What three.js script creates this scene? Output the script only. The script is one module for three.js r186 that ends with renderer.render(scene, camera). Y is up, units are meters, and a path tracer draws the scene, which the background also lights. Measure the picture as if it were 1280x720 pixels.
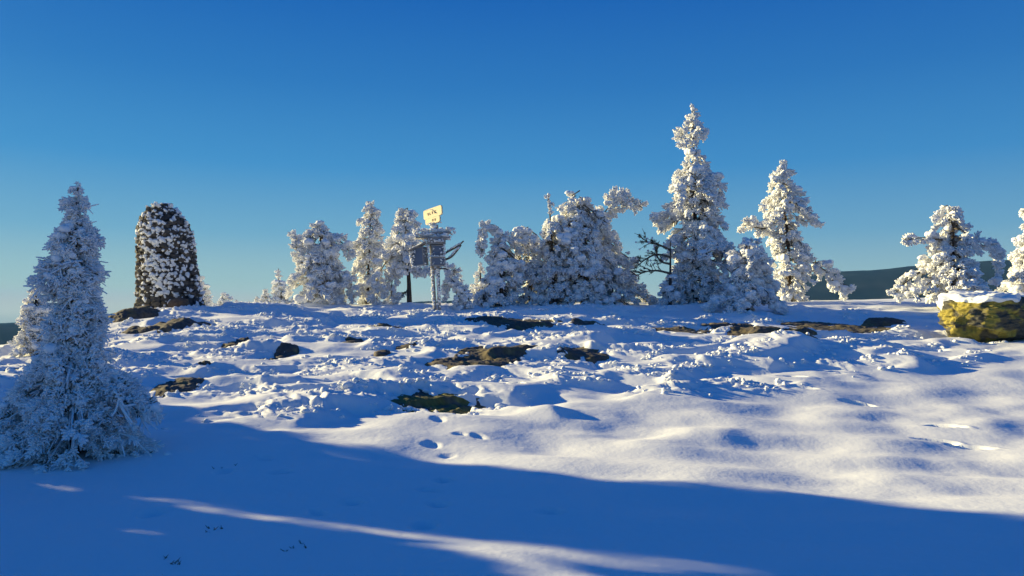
import * as THREE from 'three';
import { mergeGeometries, mergeVertices } from 'three/addons/utils/BufferGeometryUtils.js';
import { ImprovedNoise } from 'three/addons/math/ImprovedNoise.js';

// ---------------------------------------------------------------- camera
const scene = new THREE.Scene();
const F = 938, HORIZON = 395, EYE = 1.6;                 // focal length and eye-level row of the 1280 x 720 photograph
const PITCH = Math.atan((HORIZON - 360) / F);
const camera = new THREE.PerspectiveCamera(2 * Math.atan(360 / F) * 180 / Math.PI, 16 / 9, 0.1, 60000);
camera.position.set(0, EYE, 0);
camera.rotation.x = PITCH;
camera.updateMatrixWorld();

const renderer = new THREE.WebGLRenderer({ antialias: true });
renderer.setSize(1024, 576);
renderer.toneMapping = THREE.LinearToneMapping;
const EXPOSURE = 2.15;
renderer.toneMappingExposure = EXPOSURE;
renderer.shadowMap.enabled = true;
renderer.shadowMap.type = THREE.PCFSoftShadowMap;

// ---------------------------------------------------------------- sun: low, ahead and to the left
const SUN_EL = 13.2 * Math.PI / 180, SUN_AZ = 65 * Math.PI / 180;   // azimuth counted to the left of straight ahead
const sunDir = new THREE.Vector3(-Math.sin(SUN_AZ) * Math.cos(SUN_EL), Math.sin(SUN_EL), -Math.cos(SUN_AZ) * Math.cos(SUN_EL));
const sun = new THREE.DirectionalLight(new THREE.Color().setRGB(1.0, 0.83, 0.43), 5);
sun.position.copy(sunDir).multiplyScalar(80).add(new THREE.Vector3(0, 0, -15));
sun.target.position.set(0, 0, -15);
sun.castShadow = true;
sun.shadow.mapSize.set(4096, 4096);
Object.assign(sun.shadow.camera, { left: -40, right: 40, top: 30, bottom: -30, near: 1, far: 200 });
scene.add(sun, sun.target);

// ---------------------------------------------------------------- sky: clear deep blue, paler to the horizon and round the sun
const srgb = (r, g, b) => [r, g, b].map(v => { v /= 255; return v <= 0.04045 ? v / 12.92 : ((v + 0.055) / 1.055) ** 2.4; });
{
  const W = 1024, H = 512, data = new Float32Array(W * H * 4);
  const stops = [[-90, [0.4, 0.5, 0.45]], [-2, [0.62, 0.7, 0.52]], [0.8, [0.57, 0.67, 0.53]], [2.5, [0.38, 0.58, 0.57]], [6, [0.172, 0.42, 0.6]], [11, srgb(67, 146, 203)], [17, srgb(44, 121, 191)],
    [23, srgb(26, 101, 182)], [40, srgb(12, 85, 168)], [90, srgb(6, 70, 150)]];
  for (let j = 0; j < H; j++) {
    const el = ((j + 0.5) / H - 0.5) * 180;               // row 0 is straight down
    let k = 0; while (k < stops.length - 2 && el > stops[k + 1][0]) k++;
    let t = Math.min(1, Math.max(0, (el - stops[k][0]) / (stops[k + 1][0] - stops[k][0])));
    const c = [0, 1, 2].map(i => stops[k][1][i] * (1 - t) + stops[k + 1][1][i] * t);
    const er = el * Math.PI / 180;
    for (let i = 0; i < W; i++) {
      const a = ((i + 0.5) / W - 0.5) * 2 * Math.PI;      // u = atan2(z, x) / 2pi + 0.5
      const dx = Math.cos(er) * Math.cos(a), dy = Math.sin(er), dz = Math.cos(er) * Math.sin(a);
      const cg = dx * sunDir.x + dy * sunDir.y + dz * sunDir.z;
      const g = 0.88 + 0.13 * (cg + 0.2) + 0.4 * Math.max(0, cg) ** 26;
      const warm = 0.25 * Math.max(0, cg) ** 26;
      const o = (j * W + i) * 4;
      data[o] = (c[0] * g + warm * 0.55) / EXPOSURE; data[o + 1] = (c[1] * g + warm * 0.5) / EXPOSURE; data[o + 2] = (c[2] * (0.93 + 0.07 * g) * g ** 0.5 + warm * 0.42) / EXPOSURE; data[o + 3] = 1;
    }
  }
  const sky = new THREE.DataTexture(data, W, H, THREE.RGBAFormat, THREE.FloatType);
  sky.mapping = THREE.EquirectangularReflectionMapping;
  sky.minFilter = sky.magFilter = THREE.LinearFilter;
  sky.colorSpace = THREE.LinearSRGBColorSpace;
  sky.needsUpdate = true;
  scene.background = sky; scene.environment = sky;
}

// ---------------------------------------------------------------- helpers
function rng(seed) { let s = seed >>> 0; return () => { s = (s + 0x6D2B79F5) >>> 0; let t = s; t = Math.imul(t ^ (t >>> 15), t | 1); t ^= t + Math.imul(t ^ (t >>> 7), t | 61); return ((t ^ (t >>> 14)) >>> 0) / 4294967296; }; }
const perlin = new ImprovedNoise();
const n3 = (x, y, z) => perlin.noise(x, y, z);
const fbm = (x, y, z, oct = 3) => { let a = 1, s = 0, f = 1; for (let i = 0; i < oct; i++) { s += a * n3(x * f + i * 17.3, y * f + i * 5.1, z * f - i * 9.7); a *= 0.5; f *= 2.03; } return s; };
const clamp = (v, a = 0, b = 1) => Math.min(b, Math.max(a, v));
const smooth = (a, b, v) => { const t = clamp((v - a) / (b - a)); return t * t * (3 - 2 * t); };
const lerp = (a, b, t) => a + (b - a) * t;
const V = (x, y, z) => new THREE.Vector3(x, y, z);
// the point that a pixel of the photograph shows when the thing there is d metres ahead
function at(px, py, d) {
  const v = V((px - 640) / F, (360 - py) / F, -1).applyAxisAngle(V(1, 0, 0), PITCH);
  return v.multiplyScalar(d / -v.z).add(V(0, EYE, 0));
}
const used = new Map();
function numbered(n) { const k = used.get(n) || 0; used.set(n, k + 1); return k ? `${n}_${String(k).padStart(3, '0')}` : n; }
function tag(o, label, category, group) { o.userData.label = label; o.userData.category = category; if (group) o.userData.group = group; return o; }
function thing(name, label, category, p = V(0, 0, 0), group) {
  const g = new THREE.Group(); g.name = numbered(name); g.position.copy(p); tag(g, label, category, group); scene.add(g); return g;
}
function mesh(name, geo, mat, parent, kind) {
  const m = new THREE.Mesh(geo, mat); m.name = parent === scene ? numbered(name) : name; m.castShadow = m.receiveShadow = true;
  if (kind) m.userData.kind = kind; parent.add(m); return m;
}
function instanced(name, geo, mat, mats, parent, colors) {
  const m = new THREE.InstancedMesh(geo, mat, mats.length); m.name = name; m.userData.kind = 'stuff'; m.castShadow = m.receiveShadow = true;
  mats.forEach((x, i) => m.setMatrixAt(i, x));
  if (colors) colors.forEach((c, i) => m.setColorAt(i, c));
  m.instanceMatrix.needsUpdate = true; parent.add(m); return m;
}
// tube along points with a radius at each, closed ends
function tube(pts, radii, sides = 6) {
  const pos = [], idx = []; let n0 = null;
  const N = pts.length, T = V(), U = V(), W = V();
  for (let i = 0; i < N; i++) {
    T.subVectors(pts[Math.min(i + 1, N - 1)], pts[Math.max(i - 1, 0)]).normalize();
    if (!n0) n0 = Math.abs(T.y) < 0.9 ? V(0, 1, 0) : V(1, 0, 0);
    U.copy(n0).addScaledVector(T, -n0.dot(T)).normalize(); n0 = U.clone(); W.crossVectors(T, U);
    for (let k = 0; k < sides; k++) { const a = k / sides * 2 * Math.PI, r = radii[i]; pos.push(pts[i].x + r * (U.x * Math.cos(a) + W.x * Math.sin(a)), pts[i].y + r * (U.y * Math.cos(a) + W.y * Math.sin(a)), pts[i].z + r * (U.z * Math.cos(a) + W.z * Math.sin(a))); }
  }
  for (let i = 0; i < N - 1; i++) for (let k = 0; k < sides; k++) { const a = i * sides + k, b = i * sides + (k + 1) % sides; idx.push(a, b, a + sides, b, b + sides, a + sides); }
  const e0 = pos.length / 3, f = pts[0], l = pts[N - 1]; pos.push(f.x, f.y, f.z, l.x, l.y, l.z);
  for (let k = 0; k < sides; k++) { idx.push(e0, (k + 1) % sides, k); const a = (N - 1) * sides; idx.push(e0 + 1, a + k, a + (k + 1) % sides); }
  const g = new THREE.BufferGeometry(); g.setAttribute('position', new THREE.Float32BufferAttribute(pos, 3)); g.setIndex(idx); g.computeVertexNormals();
  return g;
}
function noiseTexture(size, cells, seed, fn) {           // tileable grey noise
  const d = new Uint8Array(size * size * 4), r = rng(seed), oct = [];
  for (let c = cells, k = 0; k < 4; k++, c *= 2) { const g = new Float32Array(c * c); for (let i = 0; i < g.length; i++) g[i] = r(); oct.push([c, g]); }
  for (let j = 0; j < size; j++) for (let i = 0; i < size; i++) {
    let v = 0, a = 0.5;
    for (const [c, g] of oct) {
      const x = i / size * c, y = j / size * c, x0 = Math.floor(x), y0 = Math.floor(y), u = smooth(0, 1, x - x0), w = smooth(0, 1, y - y0);
      const q = (p, s) => g[((s + c) % c) * c + (p + c) % c];
      v += a * lerp(lerp(q(x0, y0), q(x0 + 1, y0), u), lerp(q(x0, y0 + 1), q(x0 + 1, y0 + 1), u), w); a *= 0.55;
    }
    const o = (j * size + i) * 4, c = fn ? fn(v) : v * 255; d[o] = d[o + 1] = d[o + 2] = c; d[o + 3] = 255;
  }
  const t = new THREE.DataTexture(d, size, size); t.wrapS = t.wrapT = THREE.RepeatWrapping; t.magFilter = THREE.LinearFilter; t.minFilter = THREE.LinearMipmapLinearFilter; t.generateMipmaps = true; t.needsUpdate = true;
  return t;
}
const grain = noiseTexture(512, 24, 11), rockGrain = noiseTexture(512, 8, 12);

// ---------------------------------------------------------------- materials
const rgb = (r, g, b) => new THREE.Color().setRGB(r, g, b);
const M = {
  snow: new THREE.MeshStandardMaterial({ color: rgb(0.84, 0.86, 0.87), roughness: 0.85, bumpMap: grain, bumpScale: 0.0035 }),
  lump: new THREE.MeshStandardMaterial({ color: rgb(0.84, 0.86, 0.87), roughness: 0.9 }),
  rime: new THREE.MeshStandardMaterial({ color: rgb(0.88, 0.885, 0.88), roughness: 0.95 }),
  needle: new THREE.MeshStandardMaterial({ color: rgb(0.13, 0.125, 0.085), roughness: 0.95 }),
  bark: new THREE.MeshStandardMaterial({ color: rgb(0.075, 0.055, 0.042), roughness: 0.95 }),
  twig: new THREE.MeshStandardMaterial({ color: rgb(0.14, 0.115, 0.085), roughness: 0.95 }),
  rock: new THREE.MeshStandardMaterial({ vertexColors: true, roughness: 0.93, bumpMap: rockGrain, bumpScale: 0.016 }),
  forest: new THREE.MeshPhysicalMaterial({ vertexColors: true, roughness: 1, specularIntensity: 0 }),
  grey: new THREE.MeshStandardMaterial({ color: rgb(0.2, 0.18, 0.165), roughness: 0.9 }),
  weathered: new THREE.MeshStandardMaterial({ color: rgb(0.3, 0.28, 0.26), roughness: 0.85 }),
  blue: new THREE.MeshStandardMaterial({ color: rgb(0.15, 0.19, 0.26), roughness: 0.6 }),
};

// ---------------------------------------------------------------- the knoll
const ctrl = [];
for (const [px, py, d] of [
  [0, 720, 4.4], [320, 720, 4.5], [640, 720, 4.55], [960, 720, 4.55], [1280, 720, 4.5],
  [0, 640, 6], [320, 640, 6], [640, 640, 6.05], [960, 640, 6.1], [1280, 640, 6.1],
  [0, 577, 8], [320, 575, 8.1], [640, 575, 8.2], [960, 575, 8.3], [1280, 575, 8.4],
  [200, 530, 9.6], [400, 530, 9.8], [640, 530, 10], [960, 530, 10.2], [1280, 530, 10.3],
  [0, 500, 10.8], [200, 495, 11.4], [420, 488, 12], [640, 490, 12], [960, 490, 12.3], [1280, 490, 12.6],
  [0, 462, 13.2], [0, 450, 14.8], [60, 436, 16.2], [105, 416, 19], [200, 462, 13.4], [200, 432, 16.2], [200, 406, 19.5], [150, 398, 22], [215, 388, 24], [125, 404, 23.5], [90, 424, 23],
  [400, 450, 14.5], [400, 420, 17.5], [400, 400, 20.5], [400, 386, 24], [400, 382, 27],
  [640, 450, 14.5], [640, 420, 17.5], [640, 402, 20], [640, 388, 23.5], [640, 380, 27],
  [900, 450, 14.8], [900, 420, 17.8], [900, 402, 20.2], [900, 386, 23.5], [900, 379, 27],
  [1130, 450, 14.8], [1130, 421, 17.8], [1130, 396, 22], [1130, 376, 27],
  [1280, 450, 14.8], [1280, 418, 17.4], [1280, 396, 21.5], [1280, 374, 27]]) { const p = at(px, py, d); ctrl.push([p.x, d, p.y]); }
for (const p of [[0, 0, 0], [0, -8, -0.2], [9, 0, 0], [-9, 1, 0], [-12, 7, 0], [-15, 12, 0.1], [-22, 12, -0.4], [-16, 17, 0.1], [-17, 22, -0.9], [-16, 25, -0.6], [-14.5, 28, -0.3], [-9, 32, 1.0], [-2, 34, 1.5], [6, 35, 1.7], [14, 35, 1.9], [24, 36, 1.9],
  [14, 8, 0.1], [18, 13, 0.5], [22, 20, 1.4], [26, 28, 2.0], [-12, 44, -1.2], [0, 48, -1.2], [15, 50, -1.2], [30, 45, -0.8]]) ctrl.push(p);
const rbf = (() => {                                      // thin-plate spline through the control points
  const n = ctrl.length, m = n + 3, A = [], b = [];
  const U = q => q < 1e-9 ? 0 : q * Math.log(q);
  for (let i = 0; i < m; i++) A.push(new Float64Array(m + 1));
  for (let i = 0; i < n; i++) {
    for (let j = 0; j < n; j++) A[i][j] = U((ctrl[i][0] - ctrl[j][0]) ** 2 + (ctrl[i][1] - ctrl[j][1]) ** 2) + (i === j ? 0.6 : 0);
    A[i][n] = A[n][i] = 1; A[i][n + 1] = A[n + 1][i] = ctrl[i][0]; A[i][n + 2] = A[n + 2][i] = ctrl[i][1]; A[i][m] = ctrl[i][2];
  }
  for (let c = 0; c < m; c++) {
    let p = c; for (let r = c + 1; r < m; r++) if (Math.abs(A[r][c]) > Math.abs(A[p][c])) p = r;
    [A[c], A[p]] = [A[p], A[c]];
    for (let r = 0; r < m; r++) if (r !== c) { const f = A[r][c] / A[c][c]; if (f) for (let k = c; k <= m; k++) A[r][k] -= f * A[c][k]; }
  }
  const w = A.map((r, i) => r[m] / r[i]);
  return (x, d) => { let s = w[n] + w[n + 1] * x + w[n + 2] * d; for (let i = 0; i < n; i++) s += w[i] * U((x - ctrl[i][0]) ** 2 + (d - ctrl[i][1]) ** 2); return s; };
})();
// where wind and rime have left the snow lumpy over bare bedrock
function rough(x, d) {
  const edge = 10.4 + (x < 0 ? 0.22 * x : 0.5 * x) + 1.1 * n3(x * 0.5, d * 0.5, 3.3);
  const a = smooth(edge - 0.5, edge + 0.9, d) * (1 - smooth(24, 29, d)) * (1 - smooth(8.5, 11, x - 0.12 * d));
  return a * smooth(-0.32, 0.26, n3(x * 0.42 + 9, d * 0.7, 8.1) + 0.45 * n3(x * 1.3, d * 1.6, 2.2) + 0.12);
}
const rockGroup = 'small dark rock tips in the crusted snow';
// [px, py, width px, height px, lichen, label]
const outcrops = [
  [548, 501, 108, 30, 0.75, 'mossy green rock slab in crusted snow, set apart above the smooth snow'],
  [520, 495, 46, 16, 0.5, 'small low rock touching the end of the mossy green slab'],
  [566, 453, 62, 18, 0.35, 'dark lower shoulder of the stepped rock below the sign post'],
  [612, 444, 78, 26, 0.45, 'brown stepped rock slab with snow on its back below the sign post'],
  [655, 437, 42, 13, 0.4, 'short brown rock beside the stepped slab below the bowed snowy trees'],
  [727, 442, 60, 19, 0.25, 'nearly black rounded rock lying in blue tree shade'],
  [627, 482, 40, 13, 0.3, 'small dark rock between the mossy slab and the stepped brown slab'],
  [640, 404, 112, 13, 0.3, 'long low dark rock ledge just below the clump of bowed trees'],
  [487, 410, 46, 9, 0.3, 'thin dark rock ledge in the snow below the sign post'],
  [848, 411, 66, 13, 0.3, 'low dark rock ledge below the tall snowy spruce'],
  [905, 406, 62, 8, 0.3, 'thin flat rock strip beside the low ledge below the tall spruce'],
  [968, 419, 104, 17, 0.5, 'broad patch of cracked brown rock below the round snowy bush'],
  [1050, 411, 120, 13, 0.6, 'long yellowish flat rock with patchy snow toward the lichen boulder'],
  [1010, 404, 90, 7, 0.3, 'narrow dark rock strip above the yellowish flat rock'],
  [222, 481, 46, 26, 0.3, 'dark rock with brown top beside the near frosted spruce'],
  [228, 409, 46, 26, 0.2, 'blunt brown rock nose below the stone cairn'],
  [188, 414, 62, 13, 0.2, 'sloping brown rock ledge running from the rock nose below the cairn'],
  [165, 397, 56, 13, 0.35, 'bare brown rock slope at the foot of the cairn'],
  [285, 390, 84, 8, 0.2, 'low dark rim at the foot of the cairn'],  // low dark band along the cairn foot
  [289, 430, 18, 9, 0.3, 'close pair of small rock tips on the crusted slope beside the cairn'], [302, 425, 12, 7, 0.3, 'close pair of small rock tips on the crusted slope beside the cairn'],
  [325, 445, 16, 9, 0.2, 'three close rock tips in crusted snow below the far pointed spruce'], [358, 437, 24, 10, 0.2, 'three close rock tips in crusted snow below the far pointed spruce'], [344, 441, 12, 7, 0.3, 'three close rock tips in crusted snow below the far pointed spruce'], [440, 427, 24, 6, 0.3, 'thin rock sliver in the crust below the slim columnar spruce'],
  [735, 405, 40, 6, 0.3, 'short thin rock beside the long low ledge below the bowed trees'], [508, 434, 26, 7, 0.3, 'low rock tips in crust below the sign post, short of the stepped slab'], [478, 440, 18, 7, 0.3, 'low rock tips in crust below the sign post, short of the stepped slab'],
  [255, 455, 12, 5, 0.3, 'tiny rock tip above the dark rock with the brown top'], [380, 515, 14, 7, 0.2, 'tiny dark rock tip where crusted snow meets the near shadow'], [18, 461, 12, 7, 0.2, 'small rock tip on the lit slope behind the wide bushy spruce'], [1105, 405, 50, 6, 0.4, 'thin rock strip at the end of the yellowish flat rock']];
const outcropSpots = outcrops.map(([px, py, w, h, li, label], i) => {
  const d = onGround(px, py), x = at(px, py, d).x, S = d / F, tilt = Math.atan((rbf(x, d + 0.5) - rbf(x, d - 0.5))) + (EYE - rbf(x, d)) / d;
  return { i, x, d, W: w * S * 0.56, D: clamp(0.4 * h * S / Math.max(0.09, tilt), 0.12, 1.2), hh: /cairn/.test(label) && h > 12 ? 0.17 : clamp(h * S * 0.12, 0.02, 0.045), li, label };
});
const dents = [];                                         // tracks: [x, d, half length, half width, heading, depth]
for (const [px, py, len, wid, dep] of [[1178, 534, 0.24, 0.09, 0.11], [1169, 548, 0.26, 0.07, 0.1], [1213, 555, 0.25, 0.085, 0.11], [1073, 502, 0.25, 0.09, 0.1], [1000, 486, 0.26, 0.1, 0.09], [990, 473, 0.26, 0.1, 0.09]]) {
  let d = 10; for (let k = 0; k < 40; k++) { const p = at(px, py, d); d += (p.y - rbf(p.x, d)) * 3; }
  dents.push([at(px, py, d).x, d, len, wid, -0.5, dep]);
}
for (const [px, py, r, dep] of [[575, 545, 0.1, 0.025], [598, 547, 0.12, 0.03], [540, 556, 0.15, 0.03], [560, 566, 0.1, 0.02], [574, 522, 0.11, 0.025], [548, 528, 0.15, 0.03],
  [535, 612, 0.12, 0.05], [548, 628, 0.13, 0.05], [530, 655, 0.14, 0.05], [555, 600, 0.12, 0.05], [440, 628, 0.13, 0.05], [280, 590, 0.15, 0.04], [350, 592, 0.14, 0.04], [330, 570, 0.13, 0.04], [395, 640, 0.12, 0.04], [690, 640, 0.12, 0.04], [190, 640, 0.14, 0.04]]) {
  let d = 8; for (let k = 0; k < 40; k++) { const p = at(px, py, d); d += (p.y - rbf(p.x, d)) * 3; }
  dents.push([at(px, py, d).x, d, r, r * 0.7, (px * 0.37) % 3, dep]);
}
function bed(x, d, m = rough(x, d)) {                     // bedrock under the snow, with its ledges
  const R = Math.hypot(x * 0.8, d - 16);
  let h = lerp(rbf(x, d), -0.5, smooth(30, 40, R));
  h -= 0.02 * Math.max(0, R - 34) ** 1.5;
  if (m > 0.01) {
    const ledge = n3(x * 0.33 + 0.2 * n3(x, d, 1), d * 0.75, 6.2), ledge2 = n3(x * 0.8, d * 1.5, 16.2);
    h += m * (0.15 * smooth(-0.14, 0.16, ledge) - 0.075 + 0.08 * smooth(-0.1, 0.12, ledge2) - 0.04 + 0.035 * n3(x * 1.5, d * 2.1, 7.7));
  }
  return h;
}
const addedDrifts = [[990, 440, 0.26, 1.1], [1130, 448, 0.24, 0.8], [745, 428, 0.26, 1.0], [648, 494, 0.17, 0.6], [425, 510, 0.22, 0.8], [845, 470, 0.16, 0.6], [905, 545, 0.06, 0.4], [690, 520, 0.1, 0.25], [520, 470, 0.12, 0.5]].map(([px, py, h, w]) => { const d = onGround(px, py); return [at(px, py, d).x, d, h, w]; });  // snow mounds added and shaped so their steep lee sides cast shadows
function height(x, d) {
  const m = rough(x, d);
  let h = bed(x, d, m);
  if (Math.hypot(x * 0.8, d - 16) > 45) return h;
  // drifts of the smooth snow: soft mounds across the wind
  const s = 1 - 0.8 * m, calm = smooth(6.8, 8.6, d + 0.3 * x) * (1 - 0.55 * smooth(5, 8, x));
  h += s * (0.06 * calm + 0.035) * n3(x * 0.85 + 3, d * 1.25, 1.7) + s * 0.028 * calm * n3(x * 1.9, d * 2.7, 4.4) * smooth(-0.3, 0.4, n3(x * 0.4, d * 0.4, 50)) + 0.002 * n3(x * 5, d * 5, 9);
  {
    // wind-combed rime ridges and crumbs running with the wind
    const ca = 0.9, sa = 0.43, p = x * ca - d * sa, q = x * sa + d * ca;   // p along the wind, q across
    const wp = p + 0.16 * n3(x * 2.6, d * 2.6, 1), wq = q + 0.12 * n3(x * 3, d * 3, 5);
    const b = 0.5 - Math.abs(n3(wp * 1.9, wq * 4.4, 2.5)) * 1.6, c = 0.5 - Math.abs(n3(wp * 4.6, wq * 8.5, 12.5)) * 1.5, e = n3(wp * 11, wq * 15, 3);
    const amt = smooth(-0.4, 0.4, n3(x * 0.8, d * 1.0, 20.2) + 0.3 * n3(x * 2.1, d * 2.4, 8));
    h += m * ((0.25 + amt) * 0.03 * b + amt * (0.065 * c + 0.045 * e));
    for (const oc of outcropSpots) {
      const a = (x - oc.x) / oc.W, b2 = (d - oc.d) / oc.D; if (a * a + b2 * b2 > 2.6) continue;
      h -= 0.075 * (1 - smooth(0.7, 1.1, Math.hypot(a, b2) + 0.9 * n3(x * 1.9, d * 3.3, 61) + 0.75 * n3(x * 4.6, d * 8, 62) + 0.06));
    }
  }
  for (const [cx, cd, dh, w] of addedDrifts) {
    const ex = x - cx, ed = d - cd, p = ex * 0.91 - ed * 0.42 + 0.25 * n3(x * 1.3, d * 1.3, 70), q = (ex * 0.42 + ed * 0.91) / w; if (Math.abs(p) > 4 || Math.abs(q) > 3) continue;
    h += dh * Math.exp(-q * q) * (p < 0 ? Math.exp(-p * p / 2.2) : 1 - smooth(0, 0.45, p));
  }
  for (const [cx, cd, L, w, a, dep] of dents) {
    const ex = x - cx, ed = d - cd; if (ex * ex + ed * ed > 0.5) continue;
    const u = (ex * Math.cos(a) + ed * Math.sin(a)) / L, v = (-ex * Math.sin(a) + ed * Math.cos(a)) / w, q = Math.sqrt(u * u + v * v);
    const wob = q * (1 + 0.35 * n3(x * 9, d * 9, 3)); h -= dep * (1 - smooth(0.5, 1.05, wob)) - 0.15 * dep * Math.exp(-(((wob - 1.25) / 0.25) ** 2)) * smooth(-0.4, 0.4, u);
  }
  return h;
}
const ground = (x, d) => V(x, height(x, d), -d);
function onGround(px, py, guess = 14) {                   // where the line of sight through a pixel meets the knoll
  let best = guess, bd = 1e9;
  for (let d = 4; d < 27; d += 0.05) { const p = at(px, py, d), e = Math.abs(p.y - rbf(p.x, d)); if (e < bd - 1e-4) { bd = e; best = d; } }
  return best;
}
{
  const xs = [0], ds = [];
  for (let x = 0; x < 75;) { x += Math.min(3, 0.042 + 0.0028 * Math.max(0, x - 5.5) ** 1.35 + (x > 24 ? 0.5 : 0)); xs.push(x); }
  for (let i = 1, n = xs.length; i < n; i++) xs.unshift(-xs[2 * i - 1]);
  for (let d = -25; d < 95;) { ds.push(d); d += d < 2.5 ? 0.6 : d < 4 ? 0.1 : d < 9 ? 0.04 : d < 27 ? 0.04 + 0.0028 * (d - 9) : d < 32 ? 0.2 : 1.2; }
  const nx = xs.length, nd = ds.length, pos = new Float32Array(nx * nd * 3), uv = new Float32Array(nx * nd * 2), idx = new Uint32Array((nx - 1) * (nd - 1) * 6);
  let o = 0;
  for (let j = 0; j < nd; j++) for (let i = 0; i < nx; i++, o++) { pos[o * 3] = xs[i]; pos[o * 3 + 1] = height(xs[i], ds[j]); pos[o * 3 + 2] = -ds[j]; uv[o * 2] = xs[i] / 1.7; uv[o * 2 + 1] = ds[j] / 1.7; }
  o = 0;
  for (let j = 0; j < nd - 1; j++) for (let i = 0; i < nx - 1; i++) { const a = j * nx + i; idx[o++] = a; idx[o++] = a + 1; idx[o++] = a + nx; idx[o++] = a + 1; idx[o++] = a + nx + 1; idx[o++] = a + nx; }
  const g = new THREE.BufferGeometry(); g.setAttribute('position', new THREE.BufferAttribute(pos, 3)); g.setAttribute('uv', new THREE.BufferAttribute(uv, 2)); g.setIndex(new THREE.BufferAttribute(idx, 1)); g.computeVertexNormals();
  mesh('snow_ground', g, M.snow, scene, 'structure');
  console.log('ground', nx, nd);
}

// ---------------------------------------------------------------- far wooded hills and lowland
{
  const nr = 170, na = 620, pos = [], col = [], idx = [];
  const topRow = az => {                                   // row of the skyline in the photograph, by direction
    const px = 640 + F * Math.tan(clamp(az, -1.2, 1.2));
    const k = [[-900, 400], [0, 404], [25, 403], [110, 396], [160, 391], [300, 389], [480, 381], [540, 377], [640, 376], [830, 374], [940, 366], [1010, 348], [1050, 345], [1090, 344], [1140, 341], [1200, 340], [1260, 338], [1400, 336], [2600, 350]];
    let i = 0; while (i < k.length - 2 && px > k[i + 1][0]) i++;
    return lerp(k[i][1], k[i + 1][1], smooth(0, 1, (px - k[i][0]) / (k[i + 1][0] - k[i][0])));
  };
  for (let j = 0; j < nr; j++) {
    const r = 75 * (11000 / 75) ** (j / (nr - 1));
    for (let i = 0; i <= na; i++) {
      const az = (i / na - 0.5) * 2 * Math.PI, x = r * Math.sin(az), d = r * Math.cos(az);
      const crest = 6200 + 900 * n3(az * 2, 3, 1), e = (HORIZON - topRow(az)) / F, top = EYE + e * crest;
      let y = lerp(-6, -190, smooth(60, 900, r)) + 30 * fbm(x / 900, d / 900, 5, 3) * smooth(300, 1500, r);
      y = lerp(y, top, smooth(2600, crest, r) ** 1.3) ;
      if (r > crest) y = top + (r - crest) * Math.min(0, e * 0.2 - 0.004);
      y += smooth(1500, 4000, r) * (1 - 0.75 * smooth(crest * 0.8, crest, r)) * (70 * Math.max(0, e * 12) * (1 - Math.abs(n3(x / 1500, d / 1500, 9)) * 2) + 28 * fbm(x / 500, d / 500, 2, 3));
      y += 7 * n3(x / 60, d / 60, 8) * smooth(200, 600, r);
      pos.push(x, y, -d);
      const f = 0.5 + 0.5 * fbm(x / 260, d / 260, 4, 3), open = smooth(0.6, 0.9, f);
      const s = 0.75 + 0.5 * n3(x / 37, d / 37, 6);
      col.push(lerp(0.013 * s, 0.32, open * 0.15), lerp(0.015 * s, 0.33, open * 0.15), lerp(0.016 * s, 0.34, open * 0.15));  // forest tone lowered to carry the shade between trees that are not modelled
    }
  }
  for (let j = 0; j < nr - 1; j++) for (let i = 0; i < na; i++) { const a = j * (na + 1) + i, b = a + na + 1; idx.push(a, a + 1, b, a + 1, b + 1, b); }
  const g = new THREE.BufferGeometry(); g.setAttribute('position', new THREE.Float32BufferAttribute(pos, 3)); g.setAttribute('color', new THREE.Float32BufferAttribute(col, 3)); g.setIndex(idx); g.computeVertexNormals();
  mesh('wooded_hills', g, M.forest, scene, 'structure');
}

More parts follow.
